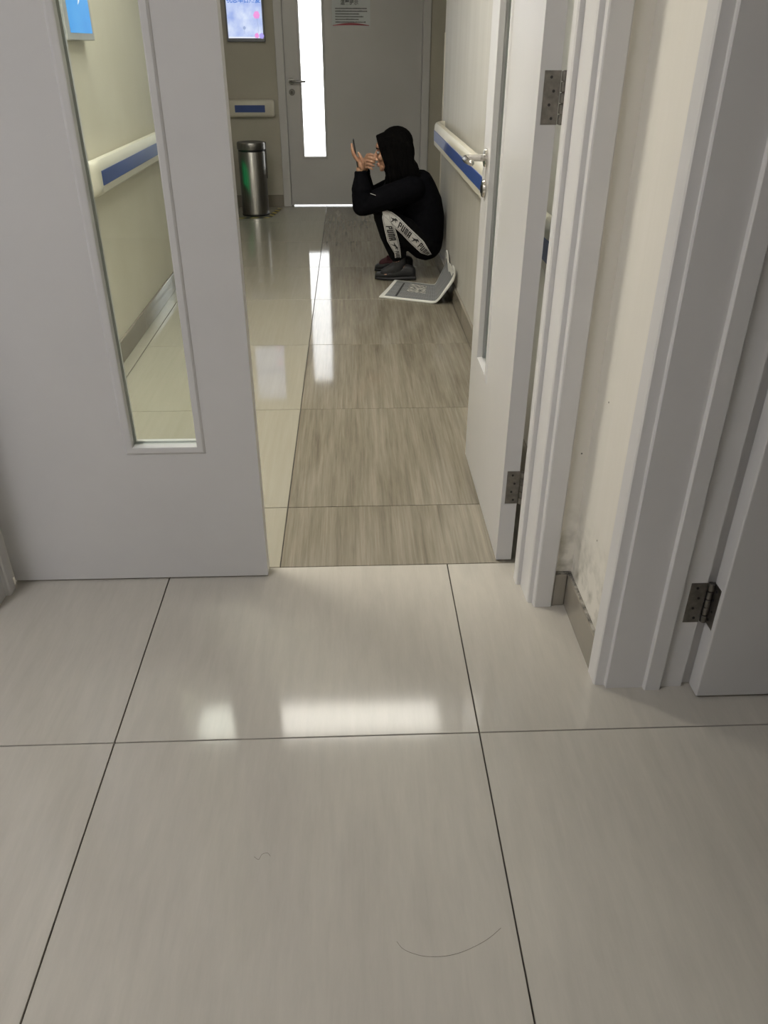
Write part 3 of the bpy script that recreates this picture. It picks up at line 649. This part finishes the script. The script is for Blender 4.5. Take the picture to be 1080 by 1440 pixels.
def hand_left(mb):
    """left hand holding the phone: palm toward the face, fingers round the back of it"""
    mb.tube([Vv(.063, 5.055, .640), Vv(.062, 5.055, .668)], [.024, .026], 14, round_ends=True)
    mb.ell((.060, 5.058, .700), (.020, .036, .036), (0, math.radians(-8), 0))
    mb.ell((.070, 5.034, .690), (.019, .016, .026), (0, math.radians(-15), 0))     # thumb base
    fl = [[(.048,5.032,.718),(.026,5.030,.752),(.0155,5.036,.780),(.0125,5.052,.803)],
          [(.046,5.050,.722),(.020,5.047,.752),(.0135,5.060,.778),(.0135,5.078,.794)],
          [(.046,5.068,.716),(.022,5.068,.742),(.0165,5.080,.764),(.0165,5.097,.776)],
          [(.048,5.084,.706),(.028,5.087,.728),(.0215,5.098,.746),(.0215,5.112,.754)]]
    for f, r in zip(fl, (.0085, .009, .0085, .0072)): mb.tube([Vector(p) for p in f], [r*1.1, r, r*.93, r*.82], 10, round_ends=True)
    mb.tube([Vv(.076,5.030,.686), Vv(.078,5.018,.712), Vv(.064,5.016,.738), Vv(.052,5.026,.758)], [.012,.0105,.0095,.008], 10, round_ends=True)
def hand_right(mb):
    """right hand at the mouth, fingers pointing to the face, knuckles bent"""
    mb.tube([Vv(.088,5.285,.625), Vv(.090,5.275,.650)], [.023,.025], 14, round_ends=True)
    mb.ell((.094, 5.258, .676), (.024, .020, .034), (0, 0, math.radians(-30)))
    for i in range(4):
        z = .708-.0192*i; r = (.0082,.0084,.0078,.0068)[i]; e = (.154,.150,.146,.138)[i]
        mb.tube([Vv(.098,5.250,z), Vv(.113,5.222,z+.006), Vv(.130,5.210,z+.002), Vv(e,5.209,z-.004)], [r*1.1,r,r*.94,r*.82], 10, round_ends=True)
    mb.tube([Vv(.096,5.252,.700), Vv(.108,5.232,.727), Vv(.126,5.216,.731), Vv(.142,5.212,.727)], [.011,.0095,.0085,.0075], 10, round_ends=True)
# --- one continuous body
mb = MB(); head_shapes(mb)
mb.ell((.455, YC, .22), (.10, .14, .10)); mb.ell((.45, YC, .33), (.10, .125, .12)); mb.ell((.415, YC, .47), (.10, .135, .12), (0, math.radians(-15), 0))
mb.tube([sh_n, sh_f], [.05, .05], 14, round_ends=True)
for sh, el, wr in ((sh_n, el_n, wr_n), (sh_f, el_f, wr_f)):
    mb.tube([sh, el], [.046, .036], 14, round_ends=True); mb.tube([el, wr], [.036, .023], 14, round_ends=True)
for hp_, kn, an in ((hip_n, kn_n, an_n), (hip_f, kn_f, an_f)):
    mb.tube([hp_, kn], [.075, .047], 16, round_ends=True); mb.tube([kn, an+(kn-an)*0.6, an], [.045, .048, .034], 14, round_ends=True)
    mb.tube([an, Vv(an.x-.02, an.y, .05), Vv(an.x-.10, an.y-.004, .036)], [.032, .034, .026], 12, round_ends=True)
hand_left(mb); hand_right(mb)
body = remeshed(mb, 'body', SKIN, 0.0034, 1, per)
# --- face details
rot10 = (0, math.radians(-10), 0)
for s in (-1, 1):
    MB().ell(hp(-.0905, s*.031, .000), (.010, .013, .010)).build('eye', EYEW, per, smooth=180)
    MB().ell(hp(-.0995, s*.031, .000), (.0022, .0055, .0055)).build('iris', DARK, per, smooth=180)
    MB().tube([hp(-.097, s*.012, .021), hp(-.097, s*.032, .026), hp(-.083, s*.050, .020)], [.003, .0035, .002], 8, round_ends=True).build('eyebrow', HAIR, per, smooth=180)
q = MB(); q.ell(hp(-.104, 0, -.0645), (.0095, .019, .0052), rot10); q.ell(hp(-.101, 0, -.0745), (.0095, .017, .0062), rot10); q.build('lips', BROWN, per, smooth=180)
# --- trousers
mb = MB()
mb.ell((.478, YC, .215), (.108, .158, .108))
for hp_, kn, an in ((hip_n, kn_n, an_n), (hip_f, kn_f, an_f)):
    mb.tube([hp_, hp_+(kn-hp_)*0.5, kn], [.098, .082, .060], 20, round_ends=True)
    mb.tube([kn, kn+(an-kn)*0.35, kn+(an-kn)*0.75, Vv(an.x-.015, an.y, .135)], [.058, .062, .050, .043], 18, round_ends=False)
    a_ = Vv(an.x-.015, an.y, .135)
    for k in range(3): mb.tube([a_+Vv(.006, 0, .018*k), a_+Vv(.004, 0, .018*k+.010)], [.046, .046], 16)
    mb.ell((hp_+(kn-hp_)*0.35)+Vv(.02, 0, -.03), (.075, .065, .065))
trs = remeshed(mb, 'trousers', BLACKT, 0.006, 5, per)
# --- sweatshirt with hood and cuffs
mb = MB()
mb.ell((.478, YC, .245), (.112, .160, .105)); mb.ell((.470, YC, .355), (.118, .155, .125)); mb.ell((.432, YC, .470), (.124, .160, .125), (0, math.radians(-20), 0))
mb.tube([Vv(.385, 5.085, .548), Vv(.385, 5.335, .548)], [.070, .070], 18, round_ends=True)
mb.ell((.375, YC, .575), (.085, .12, .060), (0, math.radians(-10), 0)); mb.ell((.425, YC, .585), (.060, .105, .050), (0, math.radians(20), 0))   # hood bunched at the nape
mb.ell((.29, YC, .50), (.10, .13, .13), (0, math.radians(10), 0))
for dy in (-.05, .05): mb.tube([Vv(.440, YC+dy, .555), Vv(.462, YC+dy, .470), Vv(.478, YC+dy, .370), Vv(.480, YC+dy, .25)], [.085, .104, .110, .106], 20, round_ends=True)
for sh, el, wr, s in ((sh_n, el_n, wr_n, -1), (sh_f, el_f, wr_f, 1)):
    mb.tube([sh, sh+(el-sh)*.5, el], [.074, .072, .060], 18, round_ends=True)
    d = wr-el
    mb.tube([el, el+d*.25, el+d*.42, el+d*.60, el+d*.74], [.057, .061, .058, .056, .047], 18, round_ends=True)
    mb.tube([el+d*.72, el+d*.80, el+d*1.02], [.041, .040, .038], 18)
    for k in range(3): mb.tube([el+d*(.14+.16*k), el+d*(.19+.16*k)], [.061, .061], 18, round_ends=True)
hood = remeshed(mb, 'sweatshirt', BLACKC, 0.006, 4, per)
q = MB(); q.tube([Vv(.118, 4.968, .545), Vv(.150, 4.972, .534)], .0016, 6); q.build('piping', TAPE, hood)
# --- hair: scalp mass plus locks falling round the head
mb = MB()
mb.ell(hp(.026, 0, .030), (.104, .086, .094), rot10); mb.ell(hp(.058, 0, -.020), (.072, .088, .105), rot10)
rr = random.Random(5); crown = hp(.000, 0, .112)
for s in (-1, 1):
    for k in range(26):
        f = k/25.0
        a = hp(-.080+.150*f, s*.020, .098-.030*abs(f-.45))
        b1 = hp(-.074+.170*f, s*(.077+.006*rr.random()), .030)
        b2 = hp(-.060+.155*f+.006*rr.uniform(-1,1), s*(.088+.008*rr.random()), -.060)
        b3 = hp(-.056+.165*f+.012*rr.random(), s*(.090+.02*rr.random()), -.125-.02*rr.random()) + Vv(0.010*f, 0, -.010)
        b4 = b3 + Vv(.004+.040*f+.010*rr.uniform(-1, 1), s*.006*rr.uniform(-1, 1), -.045-.035*rr.random())
        mb.tube([a, b1, b2, b3, b4], [.009, .0115, .0115, .0095, .003], 8, round_ends=True)
for k in range(16):
    y = -.085+.17*k/15
    a = hp(.07, y*.7, .075); b1 = hp(.100, y, .0); b2 = hp(.100, y*1.05, -.075); b3 = b2+Vv(.012+.02*rr.random(), 0, -.055); b4 = b3+Vv(.016*rr.uniform(-.3, 1.5), 0, -.030-.02*rr.random())
    mb.tube([a, b1, b2, b3, b4], [.014, .016, .017, .014, .005], 8, round_ends=True)
for k in range(9):      # curls sticking out at the nape
    y = YC-.09+.15*k/8; z = .705-.012*(k % 4)
    mb.tube([Vv(.355, y, z+.05), Vv(.378, y, z), Vv(.398+.010*rr.random(), y-.004, z-.022), Vv(.408+.008*rr.random(), y-.006, z-.034), Vv(.400, y-.006, z-.050)], [.012, .011, .009, .0065, .003], 8, round_ends=True)
hair = remeshed(mb, 'hair', HAIR, 0.0035, 0, per)
q = MB()
for k in range(150):      # loose strand ends
    s = -1 if k % 3 else 1; f = rr.random()
    p = hp(-.070+.20*f, s*(.088+.012*rr.random()), -.10-.04*rr.random())
    w1 = rr.uniform(-1, 1); q.tube([p, p+Vv(.014*w1+.010*f, s*.005, -.028), p+Vv(-.012*w1+.020*f, s*.004, -.052), p+Vv(.020*w1+.034*f, s*.004*rr.uniform(-1, 1), -.078-.02*rr.random())], [.0028, .0026, .0020, .0006], 5)
o = q.build('hair_strands', HAIR, hair); o['kind'] = 'stuff'
q = MB()
for k in range(8):      # thin wisps hanging in front of the neck
    x0 = .200+.022*rr.random(); y = YC-.075+.05*rr.random(); w1 = rr.uniform(-1, 1)
    q.tube([Vv(x0+.012, y, .680), Vv(x0+.004*w1, y, .650), Vv(x0+.012+.008*w1, y+.004, .620), Vv(x0+.004+.014*w1, y+.004, .590)], [.0022, .0022, .0018, .0006], 5)
o = q.build('front_wisps', HAIR, hair); o['kind'] = 'stuff'
# --- shoes
def shoe(xt, xh, y, turn, label):
    L_ = xh-xt
    secs = [(0.0,.020,.012,.030),(0.06,.034,.012,.042),(0.2,.043,.012,.052),(0.38,.046,.012,.066),(0.55,.042,.012,.086),(0.72,.037,.012,.098),(0.88,.036,.012,.090),(0.97,.030,.012,.080),(1.0,.020,.012,.066)]
    def loft(secs, name, mt, par):
        mb = MB(); vs_, fs3 = [], []; S = 16
        for t, hw, z0, z1 in secs:
            for k in range(S):
                a = 2*PI*k/S; ca, sa = math.cos(a), math.sin(a)
                yy = hw*math.copysign(abs(ca)**0.7, ca); zz = (z0+z1)/2+(z1-z0)/2*math.copysign(abs(sa)**0.8, sa)
                vs_.append((xt+t*L_+turn*yy*0, y+yy+turn*(t-0.5)*L_, zz))
        for i in range(len(secs)-1):
            for k in range(S): k2 = (k+1) % S; fs3.append((i*S+k, i*S+k2, (i+1)*S+k2, (i+1)*S+k))
        fs3.append(tuple(range(S))); fs3.append(tuple((len(secs)-1)*S+k for k in range(S)))
        mb._add(vs_, fs3); return mb.build(name, mt, par, smooth=60)
    up_ = loft(secs, 'shoe', SHOE, per)
    if label: up_['label'] = label
    loft([(-.01,.022,.0005,.020),(0.06,.038,.0005,.022),(0.2,.047,.0005,.022),(0.38,.049,.0005,.022),(0.55,.044,.0005,.024),(0.72,.040,.0005,.028),(0.9,.039,.0005,.030),(1.01,.026,.0005,.030)], 'sole', SOLE, up_)
    for k in range(3):
        t = .36+.09*k; h = .070+.010*k; w_ = .040; x = xt+t*L_; yo = y+turn*(t-0.5)*L_
        MB().tube([Vv(x-.01, yo-w_-.002, h-.030), Vv(x, yo-w_*.6, h-.006), Vv(x+.004, yo, h+.003), Vv(x, yo+w_*.6, h-.006), Vv(x-.01, yo+w_+.002, h-.030)], .0045, 8, round_ends=True).build('strap', DARK, up_, smooth=180)
    return up_
shoe(.150, .408, 5.128, -0.10, None); shoe(.155, .410, 5.375, 0.10, 'far dark shoe with a dark red tongue')
for an, sm in ((an_n, SHOE), (an_f, SOCK)):
    MB().tube([Vv(an.x-.105, an.y, .046), Vv(an.x-.060, an.y, .060), Vv(an.x-.022, an.y, .080), Vv(an.x-.010, an.y, .105), Vv(an.x-.013, an.y, .150)], [.028, .036, .043, .044, .040], 16, round_ends=True).build('sock', sm, per, smooth=60)
q = MB(); q.box(.232, .262, 5.325, 5.335, .075, .105, bev=.003); q.build('tongue_patch', SOCK, per)
# --- white side tape with lettering on the near trouser leg, laid on the cloth along Y
bt = BVHTree.FromPolygons([v.co[:] for v in trs.data.vertices], [p.vertices[:] for p in trs.data.polygons])
def resample(pl, n):
    pl = [Vector(p) for p in pl]; d = [0]
    for i in range(1, len(pl)): d.append(d[-1]+(pl[i]-pl[i-1]).length)
    out = []
    for k in range(n+1):
        s = d[-1]*k/n
        for i in range(1, len(pl)):
            if s <= d[i]+1e-9: f = (s-d[i-1])/(d[i]-d[i-1]); out.append(pl[i-1].lerp(pl[i], f)); break
    return out
def tape_fn(e0, e1):
    A, B_ = resample(e0, 60), resample(e1, 60)
    def P(s, t, off=0.0):
        s = max(0, min(.9999, s))*60; i = int(s); f = s-i
        p = A[i].lerp(A[i+1], f).lerp(B_[i].lerp(B_[i+1], f), t)
        hit = bt.ray_cast(Vv(p.x, 4.6, p.y), Vv(0, 1, 0))
        y = hit[0].y if hit[0] is not None else 5.08
        return Vv(p.x, min(y, 5.16)-0.003-off, p.y)
    ln_ = sum((A[i+1].lerp(B_[i+1], .5)-A[i].lerp(B_[i], .5)).length for i in range(60))
    return P, ln_
def tape(e0, e1, items):
    P, ln_ = tape_fn(e0, e1); mb = MB(); n, m_ = 36, 6
    # smooth the depth along the tape so it lies like cloth
    pts = [[P(i/n, j/m_) for j in range(m_+1)] for i in range(n+1)]
    for _ in range(3):
        ys = [[pts[i][j].y for j in range(m_+1)] for i in range(n+1)]
        for i in range(n+1):
            for j in range(m_+1):
                nb_ = [ys[a][b2] for a, b2 in ((i-1, j), (i+1, j), (i, j-1), (i, j+1)) if 0 <= a <= n and 0 <= b2 <= m_]
                pts[i][j].y = min(ys[i][j], sum(nb_)/len(nb_))
    mb._add([pts[i][j] for i in range(n+1) for j in range(m_+1)], [(i*(m_+1)+j, i*(m_+1)+j+1, (i+1)*(m_+1)+j+1, (i+1)*(m_+1)+j) for i in range(n) for j in range(m_)])
    o = mb.build('side_tape', TAPE, trs, smooth=180, fix=False)
    so = o.modifiers.new('thickness', 'SOLIDIFY'); so.thickness = 0.002; so.offset = 0
    def surf(s, t, off):
        a = max(0, min(.9999, s))*n; b2 = max(0, min(.9999, t))*m_; i, j = int(a), int(b2); u, v = a-i, b2-j
        return pts[i][j].lerp(pts[i+1][j], u).lerp(pts[i][j+1].lerp(pts[i+1][j+1], u), v) - Vv(0, off, 0)
    for kind, s0, s1, t0, t1, flip in items:
        if kind == 'line':
            q = MB(); q._add([surf(s0+(s1-s0)*i/30, tt, .0026) for i in range(31) for tt in (t0, t1)], [(2*i, 2*i+1, 2*i+3, 2*i+2) for i in range(30)])
            q.build('border_line', PRINT, o, fix=False); continue
        if kind == 'cat':      # leaping animal mark: body, legs and tail as one flat shape
            sh = [(0,.55),(.10,.62),(.22,.60),(.38,.72),(.52,.78),(.66,.95),(.70,1.0),(.72,.92),(.86,.90),(1.0,.78),(.96,.70),(.82,.72),(.74,.62),(.86,.42),(.82,.36),(.66,.54),(.54,.52),(.46,.36),(.34,.10),(.22,.0),(.16,.04),(.28,.20),(.32,.44),(.22,.48),(.10,.50)]
            bmq = bmesh.new(); fv = [bmq.verts.new((x-.5, y-.5, 0)) for x, y in sh]; bmq.faces.new(fv); bmesh.ops.triangulate(bmq, faces=bmq.faces)
            me2 = bpy.data.meshes.new('animal_mark'); bmq.to_mesh(me2); bmq.free()
        else:      # heavy block capitals PUMA, each letter cut from bars
            bars = {'P': [(0,0,.36,1), (.36,.80,.66,1), (.66,.40,1,1), (.36,.40,.66,.56)], 'U': [(0,0,.37,1), (.63,0,1,1), (.37,0,.63,.17)],
                    'M': [(0,0,.27,1), (.38,0,.62,1), (.73,0,1,1), (.27,.84,.38,1), (.62,.84,.73,1)], 'A': [(0,0,.37,1), (.63,0,1,1), (.37,.83,.63,1), (.37,.32,.63,.48)]}
            vv, ff = [], []
            for li, ch in enumerate('PUMA'):
                for x0, y0, x1, y1 in bars[ch]:
                    k = len(vv); vv += [(li*1.24+a, b2, 0) for a, b2 in ((x0,y0),(x1,y0),(x1,y1),(x0,y1))]; ff.append((k, k+1, k+2, k+3))
            me2 = bpy.data.meshes.new('tape_lettering'); me2.from_pydata(vv, [], ff)
        xs = [v.co.x for v in me2.vertices]; ys = [v.co.y for v in me2.vertices]; x0, x1, y0, y1 = min(xs), max(xs), min(ys), max(ys)
        for v in me2.vertices:
            a = (v.co.x-x0)/(x1-x0); b2 = (v.co.y-y0)/(y1-y0)
            if flip: b2 = 1-b2
            v.co = surf(s0+(s1-s0)*a, t0+(t1-t0)*b2, .0055)
        me2.materials.clear(); me2.materials.append(PRINT)
        oo = bpy.data.objects.new('tape_lettering' if kind == 'text' else 'animal_mark', me2); col.objects.link(oo); put(oo, trs); oo.parent = o
    return o
# thigh tape: e0 upper edge, e1 lower edge, from knee to hip (x, z)
tape([(.190,.448),(.205,.441),(.249,.428),(.294,.397),(.363,.333),(.450,.255),(.503,.172)],
     [(.195,.411),(.222,.385),(.245,.358),(.314,.297),(.369,.241),(.434,.182),(.480,.166)],
     [('line', .02, .98, .11, .135, 0), ('line', .02, .98, .865, .89, 0), ('cat', .15, .28, .79, .21, 0), ('text', .31, .56, .79, .21, 0), ('cat', .59, .72, .79, .21, 0), ('text', .75, .97, .79, .21, 0)])
tape([(.196,.420),(.190,.400),(.205,.325),(.223,.255),(.269,.179),(.272,.150)],
     [(.235,.412),(.250,.375),(.274,.323),(.291,.272),(.303,.22),(.312,.150)],
     [('line', .02, .98, .10, .13, 0), ('line', .02, .98, .87, .90, 0), ('text', .25, .58, .20, .80, 0), ('cat', .62, .82, .21, .79, 0), ('text', .84, 1.0, .21, .79, 0)])

# ---------------------------------------------------------------- phone in the left hand
ph = thing('phone', 'dark slim phone held up edge on in front of the face', 'phone', (.034, 5.066, .755))
mb = MB(); mb.box(-.004, .004, -.037, .037, -.076, .076, bev=.003, seg=2); po = mb.build('phone_body', DARK); po.parent = ph
mb = MB(); mb.box(.0040, .0046, -.034, .034, -.070, .070); po2 = mb.build('phone_screen', mat('phone_glass', (.02,.02,.025), .08)); po2.parent = ph
ph.rotation_euler = (0, math.radians(-9.5), 0)

# ---------------------------------------------------------------- hairs on the floor
def strand(pts, label):
    o = MB().tube([Vv(x, y, .0006) for x, y in pts], .00019, 5).build('hair_strand', HAIR); tag(o, label, 'hair', 'loose hairs on the floor')
def smooth_path(P, n=6):
    out = []
    for i in range(len(P)-1):
        p0 = P[max(i-1, 0)]; p1 = P[i]; p2 = P[i+1]; p3 = P[min(i+2, len(P)-1)]
        for k in range(n):
            t = k/n; out.append(tuple(0.5*((2*p1[a])+(-p0[a]+p2[a])*t+(2*p0[a]-5*p1[a]+4*p2[a]-p3[a])*t*t+(-p0[a]+3*p1[a]-3*p2[a]+p3[a])*t**3) for a in (0, 1)))
    out.append(P[-1]); return out
strand(smooth_path([(.055,.765),(.068,.750),(.103,.738),(.151,.740),(.201,.759),(.235,.782)]), 'long thin hair curled on the nearest floor tile')
strand(smooth_path([(-.202,.936),(-.193,.930),(-.188,.940),(-.178,.943),(-.172,.936)]), 'tiny curled hair near the middle of the nearest tile')
